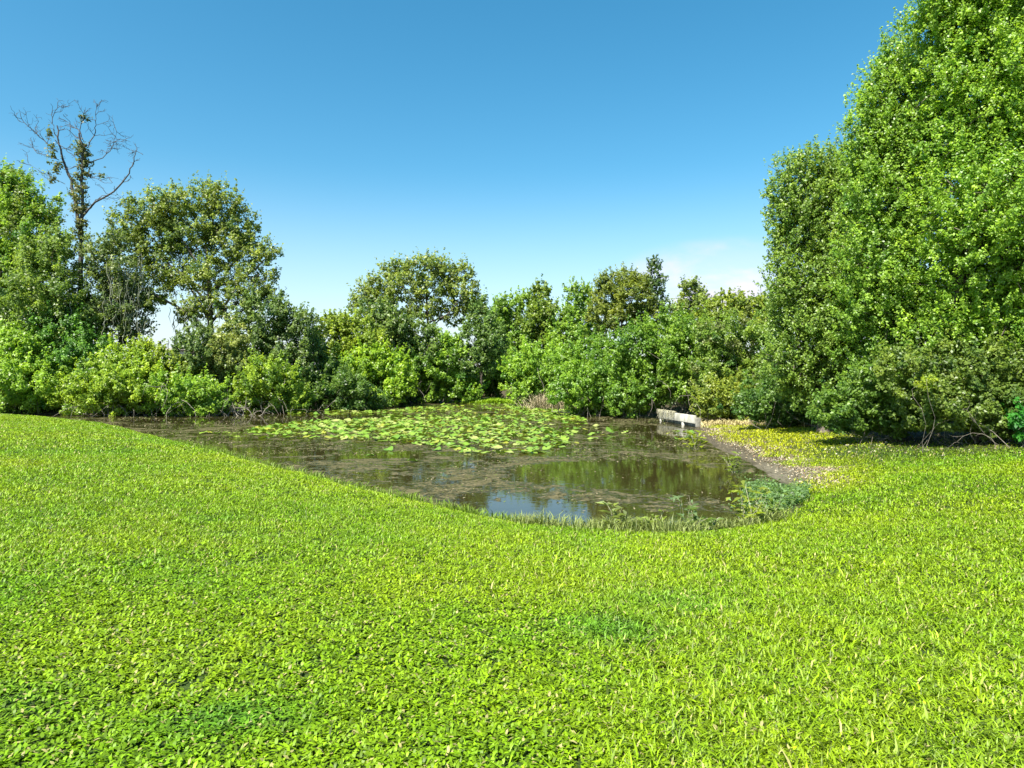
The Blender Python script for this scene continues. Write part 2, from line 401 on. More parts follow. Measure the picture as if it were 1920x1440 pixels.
    tag(mesh('lawn_grass', np.concatenate(V), [np.concatenate(Q), np.concatenate(T)], M_GRASS, np.concatenate(C)),
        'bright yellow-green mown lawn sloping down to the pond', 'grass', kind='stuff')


build_grass()

# ------------------------------------------------------------------ trees and shrubs
LEAFY = 2.5


def crown_leaves(lobes, Lf, asp, base, rng, lai=1.2, clump=0.32, hue=0.22, spiky=0.0, up=0.45, alt=None, rag=(1.1, .66)):
    """leaf clumps over every lobe (cx,cy,cz,rx,ry,rz) -> verts, quads, colours, clump centres"""
    PP = []; NN = []; CC = []; SZ = []; cents = []; base = np.array(base) * np.array((2.0, 1.66, 1.5))
    for (cx, cy, cz, rx, ry, rz) in lobes:
        c0 = np.array((cx, cy, cz)); rad = np.array((rx, ry, rz)); rm = (rx * ry * rz) ** (1 / 3)
        n = max(30, int(LEAFY * lai * math.pi * rx * rz / (0.25 * Lf * Lf * asp)))
        cr = max(clump * rm, Lf * 1.5); nc = int(np.clip(2.2 * (rm / cr) ** 2 * 2.0, 5, 260))
        dv = rng.normal(size=(nc, 3)); dv /= np.linalg.norm(dv, axis=1, keepdims=True)
        rr = rag[0] - rag[1] * rng.random(nc) ** 1.5; cc = c0 + dv * rad * rr[:, None]
        wt = rng.uniform(.5, 1.25, nc); wt /= wt.sum(); which = rng.choice(nc, n, p=wt)
        q = rng.normal(size=(n, 3)); q /= np.linalg.norm(q, axis=1, keepdims=True); q *= rng.random((n, 1)) ** .5
        cs = cr * rng.uniform(.65, 1.3, nc)
        off = q * cs[which][:, None] * np.array((1, 1, .72))
        if spiky > 0:
            sp = rng.random(n) < spiky; ext = (rng.random(sp.sum()) * 1.5 + .3) * cs[which[sp]]
            ax = dv[which[sp]] * .6 + np.array((0, 0, .75)) + rng.normal(size=(sp.sum(), 3)) * .08
            off[sp] = off[sp] * .28 + ax * ext[:, None]
        p = cc[which] + off
        nn = q * .55 + dv[which] * .3 + np.array((-.08, -.36, up)) + rng.normal(size=(n, 3)) * .5; nn /= np.linalg.norm(nn, axis=1, keepdims=True)
        ch = rng.normal(0, hue, nc)
        cl = base[None] * (1 + ch[:, None] * np.array((1.15, .8, .6)))[which]
        if alt is not None:
            m = rng.random(nc)[which] < alt[0]; cl[m] = cl[m] * .25 + np.array(alt[1]) * .75
        cl = cl * rng.normal(1, .17, (n, 1)).clip(.5, 1.7)
        PP.append(p); NN.append(nn); CC.append(cl); SZ.append(Lf * rng.uniform(.7, 1.35, n)); cents.append(cc)
    p, nn, cl, sz = (np.concatenate(q) for q in (PP, NN, CC, SZ))
    g = p[:, 2] > 0.03; p, nn, cl, sz = p[g], nn[g], cl[g], sz[g]
    V, F = leaf_quads(p, nn, sz, sz * asp, rng)
    return V, F, np.repeat(cl.clip(.004, .8), 4, 0), cents


def plant(name, cat, label, Y, lobes, base_px=None, colr=(.06, .125, .02), lai=1.2, leaf=None, asp=.58, trunk=.16, seed=0, group=None, spiky=.2, thick=1.0,
          alt=None, mat=None, hue=.2, stems=0, moss=None, clump=.25, dy=.3, fwd=None, over=0.0, blend=False, rag=(1.1, .66), grow=None, up=.45, bark=None, extra=None):
    """a tree or a shrub: lobes are (px, py, rx_px, ry_px[, depth offset in m]) of photo pixels set at distance Y; each becomes a solid ellipsoid of leaves"""
    rng = np.random.default_rng(1000 + seed); s = Y / FPX; LB = []; grow = grow or (1.0 if cat == 'tree' else 1.14)
    for lb in lobes:
        px, py, rx, ry = lb[:4]; rxm, rzm = rx * s * grow, ry * s * grow
        do = lb[4] if len(lb) > 4 else rng.normal(0, dy) * max(rxm, rzm)
        if fwd and len(lb) < 5: do = rng.uniform(*fwd) - max(0, min(1, (640 - py) / 160)) * over
        yy = Y + do; c = P(px, py, Y); k = yy / Y
        LB.append((c[0] * k, yy, CZ + (c[2] - CZ) * k, rxm, (rxm + rzm) * .5 * thick, rzm))
    if blend:       # neighbouring boughs run into one another
        A0 = np.array(LB); new = []
        for i in range(len(A0)):
            q = np.argsort(np.linalg.norm(A0[:, :3] - A0[i, :3], axis=1))[1:4]
            for j in q:
                if j > i or i not in np.argsort(np.linalg.norm(A0[:, :3] - A0[j, :3], axis=1))[1:4]: new.append(tuple((A0[i] + A0[j]) / 2 * np.array((1, 1, 1, .84, .84, .84)) + np.array((0, rng.normal() * .15, 0, 0, 0, 0))))
        LB += new; lai *= .5
    bx = base_px if base_px is not None else float(np.mean([l[0] for l in lobes])); x0 = (bx - CX) / FPX * Y; z0 = H1(x0, Y)
    root = empty(name, (x0, Y, max(z0, -.05)), label, cat, group); o3 = np.array((x0, Y, max(z0, -.05)))
    V, F, C, cents = crown_leaves(LB, leaf or .0036 * Y, asp, colr, rng, lai, clump, hue, spiky, up, alt, rag)
    is_tree = cat == 'tree'
    mesh('crown' if is_tree else 'foliage', V - o3, [F], mat or M_LEAF, C, root)
    tb = Tubes(6); A = np.array(LB); top = A[:, 2].max()
    if is_tree:
        cen = A[:, :3].mean(0); hi = o3 + np.array((0, 0, -.25)); tp = np.array((cen[0] * .7 + x0 * .3, Y + (cen[1] - Y) * .5, o3[2] + (top - o3[2]) * .82))
        tr = bend(hi, tp, rng, .035, 12); rad = trunk * (1 - .8 * np.linspace(0, 1, 12)); rad[0] *= 1.45; tb.add(tr, rad, 8)
        for (cx, cy, cz, rx, ry, rz), cc in zip(LB, cents):
            c = np.array((cx, cy, cz)); hd = math.hypot(cx - x0, cy - Y); zt = np.clip(cz - .75 * hd - .3 * rz, o3[2] + (top - o3[2]) * .18, tp[2])
            i = int(np.argmin(abs(tr[:, 2] - zt))); st = tr[i]; r0 = max(min(rad[i] * .6, trunk * .5), .02)
            tb.add(bend(st, c, rng, .09, 7), np.linspace(r0, r0 * .35, 7), 5)
            for q in cc[rng.permutation(len(cc))[:7]]:
                tb.add(bend(c, q, rng, .12, 4), np.linspace(r0 * .33, .008, 4), 4)
        tb.build('trunk', bark or M_BARK, root).location = -o3
    else:
        rs = min(1, (Y / 45) ** 1.6) * .75; main = []
        for i in range(2 if stems < 0 else max(min(stems, 12), 7)):
            lb = LB[i % len(LB)]; st = np.array((x0, Y, o3[2] - .12)); e = np.array(lb[:3]) + rng.normal(size=3) * np.array(lb[3:]) * .55
            kn = np.array((x0 + (e[0] - x0) * rng.uniform(.5, .8), Y + (e[1] - Y) * .6, 0)); kn[2] = max(H1(kn[0], kn[1]), -.1) + rng.uniform(.05, .5)
            b = np.concatenate([bend(st, kn, rng, .06, 5)[:-1], bend(kn, e, rng, .12, 6)]); tb.add(b, np.linspace(.045, .012, len(b)) * rs, 5); main.append(b)
        for i in range(stems):      # bare twigs that arch out of the stems and droop to the water
            b = main[int(rng.integers(len(main)))]; st = b[int(rng.integers(3, 8))]; lb = LB[int(rng.integers(len(LB)))]
            e = st + np.array((rng.normal() * .9, -lb[4] * (.5 + .5 * rng.random()), -.45 - .6 * rng.random())); e[2] = max(e[2], -.1)
            tb.add(bend(st, e, rng, .16, 6, sag=.3), np.linspace(.028, .01, 6) * rs, 4)
        tb.build('branchwork', bark or M_TWIG, root).location = -o3
    if moss:
        mv = []; ms = []
        for (px, py, rx, ry, n) in moss:
            for _ in range(n):
                c = P(px + rng.normal() * rx * .5, py + rng.normal() * ry * .35, Y - .6 + rng.normal() * .5); L = rng.uniform(.2, .55) * ry * s * 1.1
                k = 6; t = np.linspace(0, 1, k); w = .022 * np.sin(np.pi * (t * .85 + .15)) + .008; sw = rng.normal() * .12
                a = rng.uniform(0, 6.3); ring = np.stack([c[0] + sw * t * L + .05 * np.sin(t * 9 + a), c[1] + .04 * np.cos(t * 7 + a), c[2] - t * L], 1)
                ms.append((ring, w * rng.uniform(.5, 1.1)))
        mt = Tubes(3)
        for r_, w_ in ms: mt.add(r_, w_)
        mo = mt.build('moss', M_MOSS, root); mo.location = -o3; mo['kind'] = 'stuff'
    return root


GT = 'trees around the pond'; GS = 'shrubs along the water'
G_DEEP, G_MID, G_LITE, G_YEL, G_GREY = (.055, .115, .02), (.095, .19, .022), (.112, .222, .024), (.128, .225, .024), (.105, .168, .034)

plant('leafy_tree', 'tree', 'tall leafy tree at the left frame edge, just left of the bare snag', 47,
      [(0, 365, 55, 50), (60, 395, 48, 48), (20, 440, 75, 55), (-50, 400, 80, 80), (60, 480, 50, 45), (0, 530, 75, 60), (-70, 510, 80, 70), (-40, 600, 70, 50), (25, 340, 22, 22)],
      base_px=10, colr=G_MID, lai=1.15, seed=1, group=GT, alt=(.12, (.13, .17, .02)))
plant('leafy_tree', 'tree', 'pale green drooping tree under the bare snag, hung with grey strands', 44,
      [(95, 480, 50, 42), (70, 540, 60, 50), (120, 560, 50, 50), (50, 600, 60, 45), (130, 610, 45, 40), (105, 445, 25, 20), (165, 600, 30, 45)],
      base_px=95, colr=(.085, .155, .03), lai=1.1, seed=2, group=GT, moss=[(60, 590, 60, 60, 40), (120, 590, 30, 50, 25)])
plant('leafy_tree', 'tree', 'large round-topped oak with sky showing through under its crown, left of the gap', 48,
      [(238, 415, 30, 38), (285, 395, 42, 36), (330, 378, 40, 28), (378, 372, 40, 30), (420, 382, 36, 34), (452, 415, 30, 34), (300, 440, 52, 42), (365, 430, 52, 44), (420, 455, 50, 44), (470, 470, 36, 34),
       (507, 474, 24, 14), (250, 470, 44, 40), (480, 520, 36, 34), (330, 505, 52, 44), (400, 525, 54, 42), (268, 540, 44, 44), (445, 570, 46, 32), (505, 555, 22, 18), (352, 596, 20, 16), (370, 575, 40, 22)],
      base_px=398, colr=G_GREY, lai=.82, trunk=.3, seed=3, group=GT, alt=(.22, (.12, .165, .02)), moss=[(400, 560, 60, 60, 40), (330, 610, 25, 55, 14)])
plant('mossy_tree', 'tree', 'thin grey-green tree draped in long grey moss, with dark trunks', 45,
      [(190, 500, 36, 40), (225, 520, 40, 40), (200, 560, 44, 40), (240, 570, 40, 40), (175, 465, 26, 22), (255, 610, 30, 36), (210, 620, 44, 34), (215, 455, 26, 22)],
      base_px=238, colr=(.07, .12, .035), lai=.8, trunk=.26, seed=4, group=GT, moss=[(220, 530, 35, 90, 90), (245, 570, 25, 80, 50), (190, 570, 30, 60, 30)])
plant('evergreen_tree', 'tree', 'dark bluish evergreen at the right foot of the round-topped oak', 47,
      [(500, 590, 40, 36), (545, 600, 34, 30), (572, 612, 20, 26), (525, 645, 52, 40), (572, 660, 32, 40), (465, 635, 46, 38), (540, 690, 50, 36), (480, 690, 46, 36)],
      base_px=520, colr=(.068, .128, .034), lai=1.15, seed=5, group=GT, spiky=.3)
plant('evergreen_tree', 'tree', 'small dark drooping evergreen below the sky gap, beside pale bushes', 43,
      [(372, 632, 32, 26), (365, 665, 36, 34), (350, 700, 40, 30), (385, 700, 36, 34)], base_px=372, colr=(.068, .125, .036), lai=1.3, seed=6, group=GT, spiky=.35)
plant('leafy_tree', 'tree', 'small pale-leaved tree between the two dark evergreens', 44,
      [(428, 640, 36, 32), (410, 675, 34, 34), (450, 690, 38, 36), (425, 720, 42, 30)], base_px=430, colr=(.11, .165, .045), lai=1.2, seed=7, group=GT)
# shrubs along the left bank
plant('waterside_shrub', 'shrub', 'broad mid-green shrub at the left frame edge behind the lawn', 42.3,
      [(10, 665, 55, 38), (60, 650, 44, 36), (20, 725, 70, 42), (80, 715, 50, 44), (-50, 690, 70, 60), (40, 760, 60, 26), (110, 755, 40, 24)], colr=G_LITE, lai=1.5, seed=11, group=GS, stems=10)
plant('waterside_shrub', 'shrub', 'taller rich green shrub standing right under the bare snag', 43.5,
      [(110, 615, 42, 32), (130, 655, 42, 38), (95, 660, 40, 36), (150, 690, 46, 36), (170, 650, 26, 26)], colr=(.06, .155, .025), lai=1.5, seed=12, group=GS)
plant('waterside_shrub', 'shrub', 'yellow-green mounded shrub overhanging dark water, below the mossy tree', 40.2,
      [(228, 692, 50, 34), (190, 725, 50, 34), (258, 725, 46, 36), (150, 748, 50, 28), (215, 755, 56, 24), (280, 750, 36, 24)], colr=G_YEL, lai=1.5, seed=13, group=GS, stems=26)
plant('waterside_shrub', 'shrub', 'bright bushy shrub rising up to the dark post and house', 42.5,
      [(272, 662, 26, 22), (300, 685, 36, 26), (285, 710, 40, 30), (330, 708, 36, 28)], colr=(.115, .19, .02), lai=1.5, seed=14, group=GS)
plant('waterside_shrub', 'shrub', 'low bright shrub dipping into the water left of the grey driftwood', 40.5,
      [(335, 735, 44, 30), (385, 745, 38, 28), (310, 755, 40, 24), (405, 762, 24, 18), (355, 766, 40, 16)], colr=G_LITE, lai=1.5, seed=15, group=GS, stems=24)
plant('waterside_shrub', 'shrub', 'yellow-tipped shrub just right of the grey driftwood', 43.0,
      [(500, 705, 42, 30), (538, 735, 38, 30), (470, 742, 34, 30), (505, 755, 46, 22), (550, 760, 26, 16)], colr=G_YEL, lai=1.5, seed=16, group=GS, stems=20, alt=(.3, G_MID))
plant('waterside_shrub', 'shrub', 'dark green shrub with arching twigs between yellow-tipped and sunlit shrubs', 47.5,
      [(600, 712, 44, 36), (648, 738, 44, 30), (570, 740, 34, 28), (615, 752, 50, 20), (690, 752, 36, 18)], colr=(.05, .11, .02), lai=1.5, seed=17, group=GS, stems=22)
plant('waterside_shrub', 'shrub', 'sunlit lime-green shrub in front of the central tree', 51,
      [(690, 680, 40, 26), (728, 690, 36, 28), (745, 715, 28, 24), (705, 718, 40, 26), (665, 700, 30, 26), (735, 738, 32, 18)], colr=(.125, .235, .018), lai=1.5, seed=18, group=GS, stems=14)
plant('leafy_tree', 'tree', 'yellow-topped bushy tree filling the dip between oak and central tree', 53,
      [(612, 612, 26, 20), (640, 605, 26, 20), (622, 640, 42, 32), (668, 625, 36, 32), (690, 655, 40, 30), (640, 675, 44, 32)], base_px=640, colr=(.115, .19, .022), lai=1.3, seed=19, group=GT)
# centre
plant('leafy_tree', 'tree', 'tall central tree with three rounded tops and airy lower crown', 60,
      [(732, 508, 26, 20), (762, 500, 14, 12), (800, 498, 38, 20), (826, 510, 28, 22), (866, 514, 24, 20), (702, 540, 32, 24), (755, 535, 44, 28), (812, 540, 42, 28), (868, 548, 30, 26), (690, 566, 34, 22),
       (738, 580, 44, 28), (880, 575, 22, 22), (800, 578, 34, 22), (845, 590, 26, 20)], base_px=815, colr=G_GREY, lai=.85, trunk=.3, seed=21, group=GT, alt=(.2, (.13, .165, .025)))
plant('leafy_tree', 'tree', 'dense mid-green tree leaning against the central tree from the left', 57,
      [(700, 590, 40, 26), (735, 610, 46, 32), (775, 625, 40, 34), (720, 645, 44, 30), (790, 660, 40, 28)], base_px=745, colr=(.065, .125, .028), lai=1.3, seed=22, group=GT)
plant('leafy_tree', 'tree', 'dark narrow tree at the right shoulder of the central tree', 58,
      [(898, 575, 20, 20), (905, 605, 28, 26), (885, 640, 28, 30), (920, 640, 30, 34), (895, 680, 34, 30)], base_px=900, colr=(.065, .13, .03), lai=1.25, seed=23, group=GT)
plant('waterside_shrub', 'shrub', 'dense shrub at the far end of the pond below the central tree', 58,
      [(790, 690, 46, 32), (840, 690, 42, 36), (870, 715, 34, 30), (826, 640, 22, 18), (846, 655, 24, 20), (815, 725, 46, 26), (770, 725, 32, 26), (860, 735, 40, 16)], colr=G_LITE, lai=1.5, seed=24, group=GS, stems=12, alt=(.3, G_MID))
plant('waterside_shrub', 'shrub', 'bright shrub behind the strip of marsh grass at the far end', 66,
      [(925, 690, 34, 28), (945, 715, 36, 24), (905, 718, 30, 20), (965, 690, 30, 30)], colr=(.11, .2, .02), lai=1.5, seed=25, group=GS)
plant('leafy_tree', 'tree', 'wide mid-green tree right of the dip beside the central tree', 84,
      [(955, 575, 28, 20), (932, 600, 32, 26), (985, 568, 22, 20), (970, 610, 40, 34), (940, 645, 40, 34), (990, 650, 40, 36)], base_px=960, colr=G_MID, lai=1.3, seed=26, group=GT)
plant('leafy_tree', 'tree', 'slim pointed tree with a yellowish tip behind the dry reeds', 82,
      [(1015, 545, 16, 16), (1012, 568, 24, 22), (1030, 595, 36, 30), (1005, 615, 36, 32), (1040, 640, 40, 34)], base_px=1020, colr=(.08, .145, .018), lai=1.3, seed=27, group=GT, spiky=.25)
plant('leafy_tree', 'tree', 'twin-topped ragged tree left of the dense rounded crown', 80,
      [(1070, 545, 12, 16), (1096, 543, 12, 14), (1082, 570, 24, 24), (1085, 605, 36, 32), (1065, 640, 38, 34), (1110, 630, 36, 34)], base_px=1085, colr=G_MID, lai=1.2, seed=28, group=GT, spiky=.35)
plant('leafy_tree', 'tree', 'dense rounded olive-green crown beside the slender spire', 48,
      [(1135, 532, 24, 18), (1170, 522, 28, 18), (1200, 530, 22, 20), (1140, 560, 32, 26), (1185, 560, 36, 30), (1165, 600, 44, 34), (1215, 600, 36, 32), (1128, 595, 26, 26)], base_px=1170, colr=(.09, .14, .022), lai=1.35, seed=29, group=GT, asp=.42)
plant('slender_tree', 'tree', 'slender spire poking above the treeline, tallest on the right bank', 47,
      [(1222, 490, 7, 12), (1228, 505, 10, 12), (1240, 520, 7, 9), (1232, 535, 12, 14), (1226, 556, 14, 16), (1240, 570, 14, 14)], base_px=1232, colr=(.05, .1, .03), lai=.9, trunk=.09, seed=30, group=GT, spiky=.5)
plant('leafy_tree', 'tree', 'small round grey-green tree right of the slender spire', 60,
      [(1290, 532, 14, 12), (1298, 550, 20, 16), (1312, 572, 26, 20), (1280, 580, 28, 22), (1300, 605, 36, 26)], base_px=1297, colr=G_GREY, lai=1.25, seed=31, group=GT)
plant('leafy_tree', 'tree', 'low yellow-brown topped tree next to the tall right-hand trees', 42,
      [(1370, 562, 26, 14), (1405, 568, 34, 18), (1340, 582, 32, 20), (1440, 580, 30, 22), (1380, 600, 44, 28), (1430, 615, 40, 30)], base_px=1395, colr=(.11, .175, .022), lai=1.35, seed=32, group=GT)
# right bank thicket
plant('waterside_shrub', 'shrub', 'mid-green shrub behind the clump of dry reeds', 52,
      [(1010, 685, 44, 34), (970, 705, 34, 28), (1050, 695, 36, 34), (985, 735, 28, 16), (1020, 725, 36, 22)], colr=G_LITE, lai=1.5, seed=41, group=GS)
plant('waterside_shrub', 'shrub', 'large bright shrub overhanging the water right of the dry reeds', 41,
      [(1100, 675, 50, 38), (1080, 725, 42, 36), (1130, 745, 44, 32), (1100, 765, 36, 18), (1150, 770, 30, 14), (1060, 690, 30, 28)], colr=(.09, .19, .02), lai=1.5, seed=42, group=GS, stems=14)
plant('waterside_shrub', 'shrub', 'dense shrub left of the concrete wall with dark bare stems at its foot', 39,
      [(1190, 655, 44, 34), (1155, 690, 44, 38), (1205, 705, 42, 36), (1185, 745, 40, 28), (1215, 755, 28, 18), (1165, 765, 28, 14)], colr=(.075, .165, .02), lai=1.5, seed=43, group=GS, stems=26)
plant('waterside_shrub', 'shrub', 'tall shrub directly behind the concrete wall', 38,
      [(1255, 625, 44, 34), (1290, 665, 46, 38), (1250, 690, 40, 32), (1275, 720, 40, 30), (1315, 640, 40, 34)], colr=G_MID, lai=1.5, seed=44, group=GS, stems=16, alt=(.25, G_LITE))
plant('waterside_shrub', 'shrub', 'yellow-green shrub at the right end of the concrete wall', 33.5,
      [(1340, 745, 32, 28), (1365, 765, 32, 22), (1320, 770, 22, 16), (1385, 740, 34, 30)], colr=(.115, .175, .025), lai=1.5, seed=45, group=GS, stems=12)
plant('waterside_shrub', 'shrub', 'high bank of shrub between the wall and the tall right-hand trees', 35,
      [(1370, 630, 50, 34), (1410, 670, 50, 40), (1350, 685, 44, 36), (1430, 720, 44, 38), (1395, 710, 46, 34), (1330, 715, 30, 24)], colr=(.085, .16, .025), lai=1.5, seed=46, group=GS, alt=(.12, (.17, .19, .06)))
plant('waterside_shrub', 'shrub', 'dark green shrub at the foot of the tall trees above yellow grass', 27,
      [(1440, 745, 44, 36), (1490, 760, 44, 32), (1415, 768, 30, 20), (1535, 770, 36, 24), (1465, 780, 36, 16)], colr=(.055, .125, .022), lai=1.4, seed=47, group=GS, stems=8)
# tall trees at the right
RC = (.105, .212, .026)
plant('dense_tree', 'tree', 'dark-edged leafy tree, lowest and leftmost of the three tall right-hand trees', 24,
      [(1478, 325, 30, 30), (1520, 308, 34, 28), (1562, 320, 42, 40), (1462, 380, 24, 34), (1505, 385, 46, 46), (1560, 400, 54, 54), (1472, 450, 32, 40), (1520, 460, 50, 50), (1458, 525, 26, 36), (1500, 540, 46, 46),
       (1560, 520, 54, 54), (1475, 600, 40, 44), (1530, 610, 54, 50), (1590, 600, 54, 54), (1500, 680, 50, 46), (1560, 690, 54, 50), (1465, 680, 36, 38), (1520, 740, 50, 36), (1590, 740, 46, 36), (1615, 470, 50, 60, -1.2), (1605, 400, 46, 50, -1), (1605, 550, 50, 54, -1.2), (1605, 640, 50, 54, -1), (1560, 620, 46, 46, -.8), (1600, 330, 36, 44, -.8)],
      base_px=1545, colr=(.095, .18, .028), lai=1.15, leaf=.085, seed=51, group=GT, fwd=(-.5, .3), over=.2, grow=.97, rag=(1.42, 1.12), clump=.21, blend=True, spiky=.32, mat=M_GLOSSLEAF, trunk=.2)
plant('dense_tree', 'tree', 'middle one of the three tall right-hand trees, stepped left edge against the sky', 21.5,
      [(1625, 200, 28, 30), (1660, 150, 38, 36), (1700, 100, 40, 46), (1710, 180, 60, 56), (1645, 240, 44, 44), (1700, 270, 60, 56), (1625, 320, 44, 46), (1680, 350, 60, 56), (1740, 340, 56, 60), (1640, 410, 60, 56),
       (1700, 440, 60, 60), (1650, 500, 60, 56), (1720, 530, 60, 60), (1650, 590, 60, 56), (1710, 620, 60, 56), (1640, 670, 60, 50), (1700, 700, 56, 44), (1650, 745, 54, 36), (1610, 560, 46, 50), (1610, 280, 18, 26), (1740, 240, 50, 50)],
      base_px=1690, colr=RC, lai=1.15, leaf=.08, seed=52, group=GT, fwd=(-.45, .3), over=.7, grow=.98, rag=(1.42, 1.15), clump=.21, blend=True, spiky=.32, mat=M_GLOSSLEAF, trunk=.2)
plant('dense_tree', 'tree', 'tallest and brightest tree, filling the upper right corner', 19.5,
      [(1745, 25, 38, 46), (1780, -50, 60, 60), (1850, -90, 80, 70), (1790, 70, 62, 62), (1860, 20, 70, 70), (1930, -20, 80, 80), (1780, 170, 60, 60), (1850, 130, 70, 66), (1920, 110, 70, 70), (1800, 260, 64, 62), (1870, 230, 66, 64),
       (1940, 220, 70, 70), (1800, 360, 62, 62), (1870, 330, 66, 64), (1940, 330, 70, 70), (1790, 450, 60, 60), (1860, 430, 66, 64), (1930, 440, 70, 68), (1790, 540, 60, 56), (1855, 530, 62, 58), (1930, 550, 70, 60), (1770, 620, 56, 46),
       (1840, 615, 56, 44), (1910, 630, 60, 44), (2000, 100, 80, 80), (2010, 260, 80, 80), (2010, 420, 80, 80), (2000, 560, 80, 70)],
      base_px=1850, colr=(.122, .24, .025), lai=1.15, leaf=.078, seed=53, group=GT, fwd=(-.45, .3), over=.8, grow=.98, rag=(1.42, 1.15), clump=.21, blend=True, spiky=.32, mat=M_GLOSSLEAF, trunk=.2)


def build_undergrowth():
    rng = np.random.default_rng(58)
    path = np.array([(-44, 47), (-34, 45.5), (-27, 45.5), (-21, 47.5), (-17, 50), (-13, 55), (-10.5, 61), (-8, 68), (-6.5, 82), (-2, 88), (2.5, 88), (5, 70), (7, 58), (8.5, 50), (11.5, 43), (12.5, 37), (13.5, 31), (15, 27), (19, 25), (26, 24)])
    seg = np.linalg.norm(np.diff(path, axis=0), axis=1); cum = np.concatenate([[0], np.cumsum(seg)]); n = 150000; t = rng.uniform(0, cum[-1], n)
    j = np.clip(np.searchsorted(cum, t) - 1, 0, len(seg) - 1); f = ((t - cum[j]) / seg[j])[:, None]; p = path[j] * (1 - f) + path[j + 1] * f
    x = p[:, 0] + rng.normal(0, 1.1, n); y = p[:, 1] + rng.normal(0, 1.1, n); top = 1.6 + 2.2 * fbm(x, y, .3, 400); z = H(x, y) + rng.random(n) * top
    nn = np.array((0, -.4, .4)) + rng.normal(size=(n, 3)) * .6; nn /= np.linalg.norm(nn, axis=1, keepdims=True); L = .0042 * y * rng.uniform(.7, 1.3, n)
    k = sdist(x, y) > .3; c = np.array((.085, .15, .025)) * rng.uniform(.5, 1.4, (n, 1)) * (.7 + .6 * fbm(x, y, .5, 410))[:, None]
    V, F = leaf_quads(np.stack([x, y, z], 1)[k], nn[k], L[k], L[k] * .6, rng)
    tag(mesh('undergrowth', V, [F], M_LEAF, np.repeat(c[k], 4, 0)), 'dense low green undergrowth behind the waterside shrubs', 'undergrowth', kind='stuff')


build_undergrowth()


